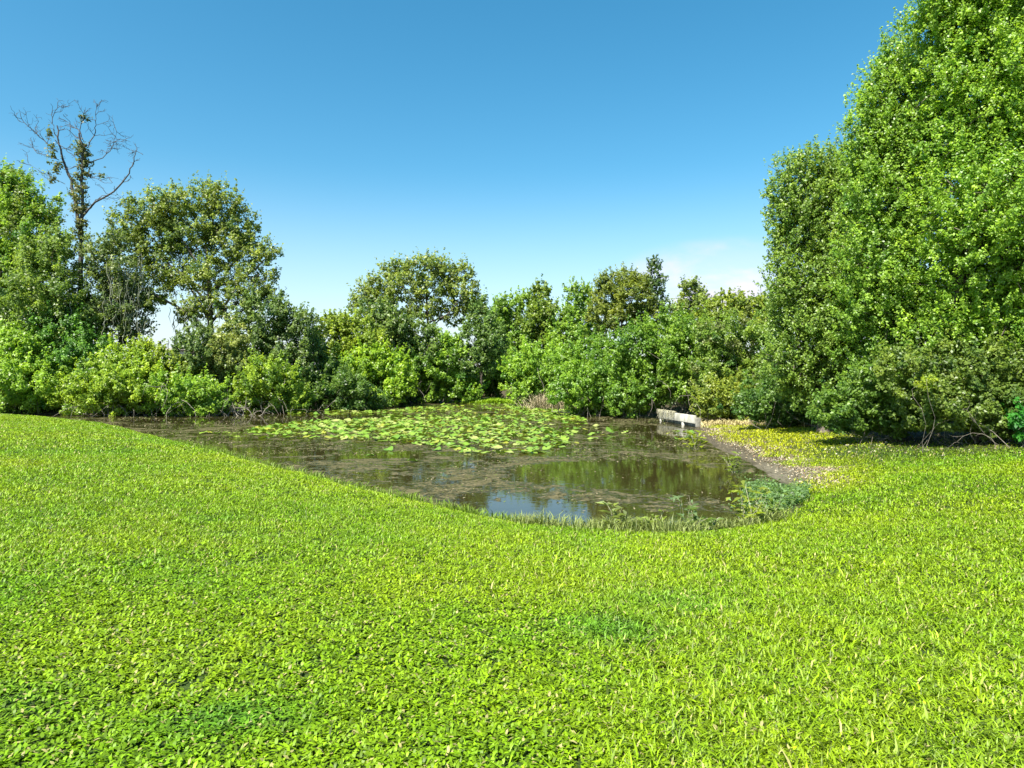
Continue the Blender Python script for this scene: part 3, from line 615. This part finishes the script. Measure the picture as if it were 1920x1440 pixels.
# ------------------------------------------------------------------ the bare snag
def build_snag():
    Y = 47.0; rng = np.random.default_rng(60); x0 = P(150, 700, Y)[0]; z0 = H1(x0, Y); o3 = np.array((x0, Y, z0))
    root = empty('bare_snag', tuple(o3), 'bare dead tree rising above the left trees, its top stem wrapped in leafy vine', 'dead tree', GT)
    tb = Tubes(6)

    def limb(pts, r0, r1, dep=0.0, twigs=0, sub=4, tl=26):
        w = np.array([P(a, b, Y) + np.array((0, dep * i / len(pts), 0)) for i, (a, b) in enumerate(pts)])
        t = np.linspace(0, len(w) - 1, len(w) * 3); i = np.minimum(t.astype(int), len(w) - 2); f = (t - i)[:, None]
        q = w[i] * (1 - f) + w[i + 1] * f; q[1:-1] += rng.normal(size=(len(q) - 2, 3)) * .03
        tb.add(q, np.linspace(r0, r1, len(q)) * .8, 5)
        for _ in range(twigs):
            j = int(rng.integers(len(q) // 4, len(q))); d = (q[min(j + 1, len(q) - 1)] - q[j - 1]); d /= np.linalg.norm(d) + 1e-9
            e = d * .5 + rng.normal(size=3) * np.array((.7, .6, .45)) + np.array((0, 0, .35)); e /= np.linalg.norm(e); L = tl * Y / FPX * rng.uniform(.4, 1.1)
            b = bend(q[j], q[j] + e * L, rng, .12, 5); tb.add(b, np.linspace(max(r1 * .7, .018), .009, 5), 4)
            for _ in range(sub):
                k = int(rng.integers(1, 5)); e2 = e + rng.normal(size=3) * .7; e2 /= np.linalg.norm(e2)
                tb.add(bend(b[k], b[k] + e2 * L * rng.uniform(.25, .6), rng, .12, 4), np.linspace(.012, .007, 4), 3)
    z0px = HOR + (CZ - z0 + .3) * FPX / Y
    limb([(150, z0px), (152, 620), (148, 520), (150, 440), (141, 405), (134, 370), (125, 330), (112, 300), (103, 268), (97, 230)], .26, .05, .6, 8)
    limb([(148, 440), (156, 400), (155, 340), (157, 280), (152, 252)], .17, .07, -.3, 5)
    limb([(148, 418), (165, 395), (180, 385), (222, 362), (248, 335), (262, 310), (268, 290)], .11, .03, -1.0, 7, 5, 22)
    limb([(268, 290), (258, 283), (243, 281)], .025, .012, 0, 3)
    limb([(170, 388), (182, 372), (190, 364), (212, 364)], .04, .015, .4, 3)
    limb([(108, 285), (88, 268), (68, 248), (52, 232), (48, 212)], .05, .014, -.8, 9, 4)
    limb([(110, 300), (85, 290), (62, 282), (42, 262)], .035, .012, .8, 7, 4)
    limb([(97, 232), (98, 218), (108, 200), (118, 200)], .035, .012, .2, 5)
    limb([(103, 262), (112, 272), (135, 290), (150, 305)], .035, .02, .2, 3)
    limb([(155, 262), (145, 243), (128, 232), (112, 220)], .045, .012, .8, 8, 4)
    limb([(152, 255), (150, 235), (156, 215), (160, 208)], .04, .012, .2, 7, 4, 18)
    limb([(166, 275), (180, 252), (184, 238), (186, 218), (190, 205)], .045, .012, -.6, 8, 4)
    limb([(166, 306), (190, 296), (203, 280), (208, 262), (211, 242)], .045, .012, .6, 9, 4)
    limb([(204, 270), (215, 266), (236, 263)], .02, .010, .2, 5)
    limb([(160, 330), (180, 334), (200, 345), (218, 346)], .03, .012, -.6, 6)
    limb([(120, 318), (140, 312), (158, 306)], .03, .02, .2, 2)
    limb([(122, 345), (100, 335), (66, 318), (40, 300)], .025, .010, .9, 6)
    tb.build('trunk', M_DEAD, root).location = -o3
    lobes = []
    for px, py, rx, ry in [(152, 272, 12, 10), (158, 285, 13, 12), (158, 305, 12, 14), (156, 325, 11, 14), (152, 345, 13, 12), (148, 365, 15, 12), (152, 388, 11, 14), (145, 390, 12, 12), (92, 250, 6, 8), (97, 285, 7, 12), (102, 310, 7, 10), (105, 325, 8, 6),
                           (157, 222, 7, 8), (100, 335, 7, 6), (152, 420, 14, 10), (146, 440, 12, 12), (190, 330, 5, 3)]:
        c = P(px, py, Y - .1); s = Y / FPX; lobes.append((*c, rx * s, rx * s, ry * s))
    V, F, C, _ = crown_leaves(lobes, .17, .6, (.06, .085, .03), rng, .6, .5, .3, .15, .3, alt=(.2, (.15, .19, .02)))
    mesh('vine', V - o3, [F], M_LEAF, C, root)


build_snag()


# ------------------------------------------------------------------ lily pads
def pad_variant(k):
    rng = np.random.default_rng(300 + k); n = 18; notch = .32; a = np.linspace(notch, 2 * np.pi - notch, n)
    r = 1 + .07 * np.sin(a * 3 + k) + rng.normal(0, .02, n); el = 1.12
    rings = []
    for f in (.35, .72, 1.0):
        z = .02 + (.12 + .06 * np.sin(a * 2 + k * 1.7)) * f ** 2 * (1 if k % 3 else .35) + (.09 * np.sin(a * 3 + k) if f == 1 else 0)
        if k in (2, 5): z = z + .35 * f * np.maximum(np.cos(a - k), 0) ** 2
        rings.append(np.stack([np.cos(a) * r * f * el, np.sin(a) * r * f, z], 1))
    V = np.concatenate([np.array([[.06, 0, .012]])] + rings); F3 = np.array([[0, 1 + i, 2 + i] for i in range(n - 1)])
    F4 = np.array([[1 + j * n + i, 1 + (j + 1) * n + i, 1 + (j + 1) * n + i + 1, 1 + j * n + i + 1] for j in range(2) for i in range(n - 1)])
    base = np.array([(.17, .27, .028), (.22, .30, .04), (.11, .21, .02), (.19, .30, .03), (.29, .33, .09), (.14, .25, .02), (.25, .27, .03)][k])
    C = np.tile(base, (len(V), 1)) * rng.normal(1, .04, (len(V), 1)); C[:1 + n] *= 1.12
    return V, F3, F4, C


def inside(poly, x, y):
    ins = np.zeros(len(x), bool); n = len(poly)
    for i in range(n):
        ax, ay = poly[i]; bx, by = poly[(i + 1) % n]; ins ^= ((ay > y) != (by > y)) & (x < (bx - ax) * (y - ay) / (by - ay + 1e-12) + ax)
    return ins


def build_pads():
    rng = np.random.default_rng(44); pts = []
    zones = [([(470, 802), (560, 792), (640, 788), (760, 784), (900, 782), (1050, 783), (1085, 795), (1080, 815), (1060, 835), (1010, 850), (950, 853), (880, 850), (830, 840), (740, 830), (640, 824), (540, 818), (470, 812)], 18),
             ([(520, 776), (620, 771), (730, 769), (830, 760), (960, 756), (1060, 770), (1085, 784), (960, 786), (800, 783), (640, 779)], 8.0),
             ([(370, 812), (470, 806), (560, 812), (620, 824), (520, 824), (400, 820)], 3.5),
             ([(930, 752), (1000, 757), (1075, 770), (1100, 790), (1040, 786), (960, 772)], 16),
             ([(1040, 790), (1120, 798), (1180, 812), (1100, 835), (1030, 848)], 1.6), ([(500, 820), (640, 826), (760, 834), (880, 852), (800, 872), (640, 850)], .3),
             ([(755, 858), (815, 858), (815, 868), (755, 868)], 2.0), ([(1245, 812), (1310, 806), (1318, 822), (1270, 828)], 4.5)]
    for zi, (poly, dens) in enumerate(zones):
        w = np.array([W(*p) for p in poly]); lo, hi = w.min(0), w.max(0); n = int(dens * (hi - lo).prod())
        x = rng.uniform(lo[0], hi[0], n); y = rng.uniform(lo[1], hi[1], n)
        k = inside(w, x, y) & (sdist(x, y) < -.12); hole = fbm(x, y, .35, 120 + (zi > 0)) < (.435 if zi < 2 else .3); k &= ~(hole & (rng.random(n) < .8))
        pts += list(zip(x[k], y[k]))
    kept = []; grid = {}
    for (x, y) in pts:      # pads crowd and overlap a little but do not pile up
        g = (int(x // .3), int(y // .3)); ok = True
        for a in (-1, 0, 1):
            for b in (-1, 0, 1):
                for (u, v) in grid.get((g[0] + a, g[1] + b), ()):
                    if (u - x) ** 2 + (v - y) ** 2 < .152 ** 2: ok = False
        if ok: kept.append((x, y)); grid.setdefault(g, []).append((x, y))
    kept.sort(key=lambda q: q[0] ** 2 + q[1] ** 2)
    var = [pad_variant(k) for k in range(7)]; first = {}; rest = []
    for i, (x, y) in enumerate(kept):
        k = int(rng.choice(7, p=(.2, .17, .14, .17, .1, .12, .1))); s = rng.uniform(.09, .17); rz = rng.uniform(0, 6.28); tx, ty = rng.normal(0, .15, 2); z = abs(tx) * s * .7 + abs(ty) * s * .7 + .004 + (rng.random() < .25) * rng.uniform(.02, .07)
        if i < 300:
            if k not in first:
                V, F3, F4, C = var[k]; o = mesh('lily_pad', V, [F3, F4], M_PAD, C, smooth=True); first[k] = o
            else:
                o = first[k].copy(); col.objects.link(o)
            o.location = (x, y, z); o.rotation_euler = (tx, ty, rz); o.scale = (s, s, s)
            tag(o, 'yellow-green lily pad on the pond, among those nearest the lawn', 'lily pad', 'lily pads nearest the lawn')
        else:
            V, F3, F4, C = var[k]; c, sn = math.cos(rz), math.sin(rz); Q = V * s
            Q = np.stack([Q[:, 0] * c - Q[:, 1] * sn, Q[:, 0] * sn + Q[:, 1] * c, Q[:, 2]], 1); Q[:, 2] += Q[:, 0] * ty + Q[:, 1] * tx; rest.append((Q + np.array((x, y, z)), F3, F4, C))
    n = 0; VV = []; A = []; B = []; CC = []
    for V, F3, F4, C in rest: VV.append(V); A.append(F3 + n); B.append(F4 + n); CC.append(C); n += len(V)
    print('pads', len(kept))
    tag(mesh('lily_pads', np.concatenate(VV), [np.concatenate(A), np.concatenate(B)], M_PAD, np.concatenate(CC), smooth=True), 'mass of yellow-green lily pads covering the farther water', 'lily pads', kind='stuff')


build_pads()


# ------------------------------------------------------------------ litter, scum, reeds, weeds
def build_flakes():
    rng = np.random.default_rng(81); n = 110000; x = rng.uniform(-22, 8, n); y = rng.uniform(10, 40, n); d = sdist(x, y)
    dens = ss(.5, .62, fbm(x, y, .8, 140, 4)) * .8 + .06; dens *= np.where(y > 30, .5, 1)
    for cx, cy, rx, ry in ((0.6, 11.9, 2.0, 1.4), (3.1, 11.6, 1.0, .8), (2.6, 17.2, 3.0, 2.4), (4.9, 14.6, .9, 3)): dens *= 1 - .92 * np.exp(-(((x - cx) / rx) ** 2 + ((y - cy) / ry) ** 2) ** 2)
    k = (d < -.03) & (rng.random(n) < dens); x, y = x[k], y[k]; n = len(x)
    nn = np.array((0, 0, 1.0)) + rng.normal(size=(n, 3)) * .16; nn /= np.linalg.norm(nn, axis=1, keepdims=True); L = rng.uniform(.025, .085, n) * (.6 + y / 30)
    V, F = leaf_quads(np.stack([x, y, .006 + L * .06], 1), nn, L, L * rng.uniform(.2, .6, n), rng, .04)
    pal = np.array([(.17, .145, .08), (.12, .12, .04), (.22, .19, .11), (.10, .13, .025), (.06, .055, .03), (.15, .145, .06)]); c = pal[rng.integers(6, size=n)] * rng.uniform(.6, 1.15, (n, 1))
    tag(mesh('floating_debris', V, [F], M_DRY, np.repeat(c, 4, 0)), 'brown and olive scraps of dead weed floating on the pond', 'pond scum', kind='stuff')
    # dry leaves on the right mud bank, fewer over the painted shade band
    n = 90000; x = rng.uniform(4, 17, n); y = rng.uniform(13, 34, n); d = sdist(x, y); mu = mudside(x, y); nz = fbm(x, y, .9, 31)
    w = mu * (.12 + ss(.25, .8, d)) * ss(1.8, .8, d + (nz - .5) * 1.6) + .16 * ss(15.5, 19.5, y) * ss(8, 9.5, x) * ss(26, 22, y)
    k = (d > .1) & (rng.random(n) < w); x, y, d = x[k], y[k], d[k]; n = len(x)
    nn = np.array((0, 0, 1.0)) + rng.normal(size=(n, 3)) * .45; nn /= np.linalg.norm(nn, axis=1, keepdims=True); L = rng.uniform(.03, .085, n)
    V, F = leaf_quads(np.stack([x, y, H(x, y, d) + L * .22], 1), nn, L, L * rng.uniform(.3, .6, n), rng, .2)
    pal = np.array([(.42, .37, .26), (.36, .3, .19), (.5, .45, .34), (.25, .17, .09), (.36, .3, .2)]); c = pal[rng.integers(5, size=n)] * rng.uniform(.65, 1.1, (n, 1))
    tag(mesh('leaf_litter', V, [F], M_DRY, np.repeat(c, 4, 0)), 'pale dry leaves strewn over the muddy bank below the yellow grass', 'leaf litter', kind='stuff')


build_flakes()


def stalks(name, label, cat, x, y, L, Wd, lean, c, group=None, kind=None, mat=None, seed=0, root=None, droop=.1):
    rng = np.random.default_rng(seed); k = len(x); z = np.maximum(H(x, y), -.15)
    V, Q, T, C = blade_mesh(x, y, z, rng.uniform(0, 6.28, k), lean, L, Wd, np.full(k, droop), c, rng)
    return tag(mesh(name, V, [Q, T], mat or M_GRASS, C), label, cat, group, kind)


rng = np.random.default_rng(90)
n = 900; a = rng.normal(0, 1, (n, 2)); cx, cy = W(1032, 768)
stalks('dry_reeds', 'clump of tan dry reeds at the water edge behind the lily pads', 'reeds', cx + a[:, 0] * .85, cy + .6 + a[:, 1] * .6, rng.uniform(.7, 2.0, n), rng.uniform(.02, .04, n), rng.uniform(.1, .95, n),
       np.array((.42, .36, .22)) * rng.uniform(.5, 1.15, (n, 1)), mat=M_DRY, seed=91)
n = 9000; u = rng.random(n); x = -3.9 + u * 4.2 + rng.normal(0, .2, n); y = 56.5 + rng.random(n) * 4
stalks('marsh_grass', 'strip of bright marsh grass at the far end of the pond', 'grass', x, y, rng.uniform(.35, .8, n) * (1.1 - .9 * np.abs(u - .6)), rng.uniform(.03, .06, n), rng.uniform(.05, .6, n),
       np.array((.27, .42, .02)) * rng.uniform(.7, 1.2, (n, 1)), kind='stuff', seed=92)
# overhang of straw-coloured grass beside the wall and along the yellow grass
n = 2600; u = rng.random(n); x = 8.9 + u * 3.2 + rng.normal(0, .25, n); y = 32.4 - u * 5.5 + rng.normal(0, .5, n); k = sdist(x, y) > .25; x, y = x[k], y[k]; n = len(x)
stalks('straw_grass', 'straw-coloured dead grass between concrete wall and yellow grass', 'grass', x, y, rng.uniform(.12, .38, n), rng.uniform(.015, .03, n), rng.uniform(.2, 1.2, n), np.array((.5, .42, .2)) * rng.uniform(.6, 1.15, (n, 1)), kind='stuff', seed=93, mat=M_DRY)


def build_weeds():
    rng = np.random.default_rng(95)
    # low broad-leaved patch in the corner of the shore
    n = 7000; cx, cy = W(1442, 926, .1); x = cx + rng.normal(0, .36, n); y = cy + rng.normal(0, .95, n) - .2
    x2 = rng.normal(5.0, .5, 2600); y2 = rng.normal(11.7, .35, 2600); x = np.concatenate([x, x2]); y = np.concatenate([y, y2]); d = sdist(x, y)
    k = (d > -.9) & (d < .4) & (rng.random(len(x)) < .1 + ss(.45, .62, fbm(x, y, 2.2, 171))); x, y, d = x[k], y[k], d[k]; n = len(x); z = np.maximum(H(x, y, d), 0) + rng.uniform(.03, .24, n)
    nn = np.array((0, 0, 1.0)) + rng.normal(size=(n, 3)) * .5; nn /= np.linalg.norm(nn, axis=1, keepdims=True); L = rng.uniform(.035, .085, n)
    V, F = leaf_quads(np.stack([x, y, z], 1), nn, L, L * .7, rng); c = np.array((.15, .25, .09)) * rng.uniform(.5, 1.5, (n, 1))
    tag(mesh('creeping_weed', V, [F], M_LEAF, np.repeat(c, 4, 0)), 'blue-green creeping weed spreading from the right shore corner into shallow water', 'weeds', kind='stuff')
    # rough growth along the near edge of the water
    n = 17000; i0 = np.array([W(p, q) for p, q in ((980, 994), (1100, 1004), (1200, 1008), (1290, 1008), (1370, 1000), (1440, 982))]); t = rng.random(n) * (len(i0) - 1.001); j = t.astype(int); f = (t - j)[:, None]
    p = i0[j] * (1 - f) + i0[j + 1] * f; x = p[:, 0] + rng.normal(0, .1, n); y = p[:, 1] - np.abs(rng.normal(0, .35, n)) + .12
    k = rng.random(n) < .06 + .9 * ss(.48, .64, fbm(x, y, 1.6, 180)); x, y = x[k], y[k]; n = len(x)
    stalks('edge_grass', 'rough olive grass and sprigs fringing the near water edge', 'grass', x, y, rng.uniform(.08, .34, n) * (.5 + fbm(x, y, 2.5, 185)), rng.uniform(.006, .014, n), rng.uniform(.1, 1.0, n),
           np.array((.24, .29, .08)) * rng.uniform(.4, 1.25, (n, 1)), kind='stuff', seed=96)
    n = 4500; t = rng.random(n); w = np.array([W(330, 832), W(440, 864), W(640, 914), W(850, 968), W(980, 994)]); t = rng.random(n) * 3.999; j = t.astype(int); f = (t - j)[:, None]; p = w[j] * (1 - f) + w[j + 1] * f
    x = p[:, 0] + rng.normal(0, .12, n); y = p[:, 1] + rng.normal(0, .12, n)
    stalks('shore_grass', 'uneven taller grass tips hanging over the left shore', 'grass', x, y, rng.uniform(.08, .3, n), rng.uniform(.008, .016, n), rng.uniform(.1, .9, n), np.array((.16, .25, .02)) * rng.uniform(.5, 1.2, (n, 1)), kind='stuff', seed=97)

    # single upright weeds standing at the edge
    def weed(label, px, py, h, nl, colr, ll=.1, spread=.16, seed=0):
        r = np.random.default_rng(700 + seed); x, y = W(px, py, .08); z = max(H1(x, y), -.05); root = empty('upright_weed', (x, y, z), label, 'weed', 'upright weeds at the water edge'); h *= 1.3; ll *= 1.2
        tb = Tubes(4); pos = []; nr = []
        for s in range(4 + int(h * 8)):
            e = np.array((r.normal() * spread, r.normal() * spread, h * r.uniform(.55, 1.05))); b = bend((r.normal() * .04, r.normal() * .04, -.02), e, r, .08, 6); tb.add(b, np.linspace(.006, .003, 6), 4)
            for _ in range(nl):
                i = int(r.integers(2, 6)); a = r.uniform(0, 6.28); o = np.array((math.cos(a), math.sin(a), .25)) * ll * .5; pos.append(b[i] + o); nr.append((-math.cos(a) * .3 + r.normal() * .3, -math.sin(a) * .3 + r.normal() * .3, 1))
        tb.build('stem', M_PALE, root); nr = np.array(nr); nr /= np.linalg.norm(nr, axis=1, keepdims=True); p = np.array(pos); L = ll * r.uniform(.6, 1.2, len(p))
        L *= 1.35; V, F = leaf_quads(p, nr, L, L * .36, r); mesh('leaves', V, [F], M_LEAF, np.repeat(np.array(colr) * r.uniform(.6, 1.3, (len(p), 1)), 4, 0), root)
    weed('pale star-leaved weed, leftmost of the weeds at the near water edge', 1155, 1006, .3, 7, (.25, .31, .12), .12, .12, 1)
    weed('low yellow-green weed between the star-leaved weed and the forked one', 1222, 1008, .22, 7, (.22, .3, .06), .09, .14, 2)
    weed('tall forked weed standing against the dark water at the near edge', 1285, 1004, .42, 6, (.16, .24, .1), .1, .2, 3)
    weed('wispy low weed in front of the small blue reflection', 1325, 1008, .2, 6, (.18, .26, .08), .09, .14, 4)
    weed('tall yellow-topped weed left of the creeping blue-green weed', 1400, 990, .5, 8, (.26, .33, .05), .11, .2, 5)
    weed('leafy weed bending at the left rim of the creeping weed', 1432, 985, .36, 8, (.19, .28, .06), .1, .2, 6)
    weed('small sprig standing in the mud below the leaf litter', 1375, 880, .42, 5, (.2, .27, .06), .13, .12, 7)
    weed('small bright sprig on the mud beside the floating pads near the wall', 1303, 838, .5, 6, (.26, .32, .04), .16, .2, 8)


build_weeds()


# ------------------------------------------------------------------ concrete wall, house, post, driftwood
def box(c, sz, rz=0.0, bevel=.0):
    x, y, z = np.array(sz) / 2; V = np.array([(i, j, k) for i in (-x, x) for j in (-y, y) for k in (-z, z)]); cs, sn = math.cos(rz), math.sin(rz)
    V = np.stack([V[:, 0] * cs - V[:, 1] * sn, V[:, 0] * sn + V[:, 1] * cs, V[:, 2]], 1) + np.array(c)
    return V, np.array([(0, 1, 3, 2), (4, 6, 7, 5), (0, 4, 5, 1), (2, 3, 7, 6), (0, 2, 6, 4), (1, 5, 7, 3)])


def bevelled(o, w):
    m = o.modifiers.new('bevel', 'BEVEL'); m.width = w; m.segments = 2; m.limit_method = 'ANGLE'


def build_wall():
    a = np.array(W(1304, 801, 0)); b = np.array((7.75, 35.9)); L = float(np.hypot(*(b - a))); rz = math.atan2(b[1] - a[1], b[0] - a[0]); c = (a + b) / 2
    root = empty('concrete_wall', (c[0], c[1], 0), 'low pale concrete outlet wall at the right water edge, partly hung with dry grass', 'wall'); root.rotation_euler = (0, 0, rz)
    V, F = box((0, 0, .35), (L, .10, .38)); o = mesh('panel', V, [F], M_CONC, parent=root); bevelled(o, .015)
    V, F = box((-L * .18, -.005, -.18), (.2, .08, .63)); o = mesh('pier', V, [F], M_CONC, parent=root); bevelled(o, .012)
    V, F = box((L * .46, -.005, -.18), (.12, .08, .63)); o = mesh('pier', V, [F], M_CONC, parent=root); bevelled(o, .012)
    V, F = box((-L / 2 - .06, -.10, .22), (.1, .24, .44)); o = mesh('return_wall', V, [F], M_CONC2, parent=root); bevelled(o, .012)
    V, F = box((.1, -.32, -.1), (L * .97, .12, .5)); mesh('back_wall', V, [F], M_CONC2, parent=root)
    rng = np.random.default_rng(5); n = 90; t = rng.uniform(-.1, 1, n) ** 1; t = .5 + .5 * np.abs(t); x = (t - .5) * L; tb = Tubes(3)
    for xx in x:
        h = rng.uniform(.1, .5); st = np.array((xx, rng.uniform(-.05, .05), .58)); tb.add(np.array([st, st + (rng.normal() * .05, .11, .05), st + (rng.normal() * .08, .14, -h * .5), st + (rng.normal() * .1, .15, -h)]), np.array((.008, .01, .008, .004)))
    # hanging dry grass: it grows over the wall from the bank behind
    root2 = empty('dry_grass_fringe', (c[0], c[1], 0), 'fringe of dry grass hanging over the left half of the concrete wall', 'grass'); root2.rotation_euler = (0, 0, rz); tb.build('blades', M_PALE, root2)


build_wall()


def build_far():
    Y = 95.0; c = P(325, 668, Y); zt = P(325, 648, Y)[2]; g = H1(c[0], Y)
    root = empty('house', (c[0], Y, g), 'beige house corner glimpsed through the gap under the oak', 'house')
    w = 5.0; h = zt - g - .5
    V, F = box((w * .5 - 1.0, 4, h / 2), (w, 8, h)); mesh('wall', V, [F], M_STUCCO, parent=root)
    x0, x1 = -1.5, w - .5; R = np.array([(x0, -.5, h), (x1, -.5, h), (x1, 8.5, h), (x0, 8.5, h), (x0 + 1.6, 4, h + .55), (x1 - 1.6, 4, h + .55)])
    rf = mesh('roof', np.concatenate([R, R[:4] - np.array((0, 0, .18))]), [np.array([(0, 1, 5, 4), (2, 3, 4, 5), (0, 6, 7, 1), (1, 7, 8, 2), (2, 8, 9, 3), (3, 9, 6, 0), (6, 9, 8, 7)]), np.array([(1, 2, 5), (3, 0, 4)])], M_ROOF, parent=root)
    p = P(300, 640, 70); g = H1(p[0], 70); tb = Tubes(8); tb.add(np.array([(p[0], 70, g - .2), (p[0], 70, p[2])]), .13); tb.add(np.array([(p[0], 70, p[2]), (p[0], 70, p[2] + .03)]), np.array((.13, .001)))
    tag(tb.build('post', M_POST), 'short dark post standing beside the beige house corner', 'post')


build_far()


def branches(name, label, cat, px, py, Y, n, L, r, mat, seed, fan=(1, .6, .5), lift=.35):
    rng = np.random.default_rng(seed); c = P(px, py, Y); tb = Tubes(5)
    z = max(H1(c[0], Y), 0); o3 = np.array((c[0], Y, z)); root = empty(name, tuple(o3), label, cat)
    for i in range(n):
        st = np.array((rng.normal() * .5, rng.normal() * .25, -.05)); e = rng.normal(size=3) * np.array(fan); e[2] = abs(e[2]) + lift; e /= np.linalg.norm(e); l = L * rng.uniform(.5, 1.2)
        b = bend(st, st + e * l, rng, .12, 7, sag=.12); tb.add(b, np.linspace(r, r * .35, 7), 5)
        for _ in range(5):
            k = int(rng.integers(2, 7)); e2 = e + rng.normal(size=3) * .6; e2 /= np.linalg.norm(e2); tb.add(bend(b[k], b[k] + e2 * l * rng.uniform(.15, .45), rng, .12, 5), np.linspace(r * .5, r * .2, 5), 4)
    tb.build('boughs', mat, root); return root


branches('driftwood', 'tangle of grey driftwood branches in the water between two bright shrubs', 'driftwood', 445, 772, 40.5, 14, 1.5, .03, M_TWIG, 201)
branches('brushwood', 'sprawl of pale bare branches at the foot of the tallest right tree', 'brushwood', 1915, 800, 17.6, 9, 1.7, .008, M_TWIG, 202, fan=(1.3, .5, .3), lift=.25)
# understory at the right
plant('understory_shrub', 'shrub', 'sparse shady shrub in the hollow beneath the tallest right tree', 18.7,
      [(1760, 690, 50, 40), (1830, 690, 50, 44), (1900, 700, 50, 46), (1780, 755, 50, 36), (1850, 760, 50, 36), (1925, 765, 50, 36), (1700, 700, 44, 40), (1780, 785, 50, 26), (1850, 790, 50, 26), (1905, 795, 44, 22), (1990, 730, 60, 60), (1720, 770, 40, 28), (1800, 720, 60, 50, 2.5), (1880, 720, 60, 50, 2.5), (1950, 700, 60, 60, 2.5), (1700, 720, 50, 44, 2.5), (1850, 650, 60, 40, 2.0), (1780, 650, 50, 40, 2.0)], colr=(.075, .135, .025), lai=1.25, leaf=.09, seed=61, group='understory below the right trees', stems=14, bark=M_TWIG)
plant('understory_shrub', 'shrub', 'low shady shrub spilling onto grass below the middle right tree', 20.6,
      [(1600, 760, 46, 36), (1655, 765, 44, 36), (1560, 770, 36, 28), (1700, 775, 44, 34), (1680, 795, 46, 18), (1600, 795, 44, 16), (1620, 720, 40, 30), (1680, 725, 44, 34)], colr=(.065, .14, .022), lai=1.3, leaf=.09, seed=62, group='understory below the right trees', stems=8, bark=M_TWIG)
plant('understory_shrub', 'shrub', 'small spray of yellow-green leaves in front of the dark right-hand shrubs', 17.6,
      [(1736, 722, 18, 6), (1745, 712, 11, 7)], colr=(.14, .22, .02), lai=.9, leaf=.06, seed=63, group='understory below the right trees', base_px=1735, bark=M_TWIG, stems=-1)
plant('understory_shrub', 'shrub', 'glossy dark green low plant at the right frame edge', 17.5,
      [(1912, 800, 20, 20), (1930, 790, 26, 26)], colr=(.03, .15, .02), lai=1.2, leaf=.13, seed=64, group='understory below the right trees')
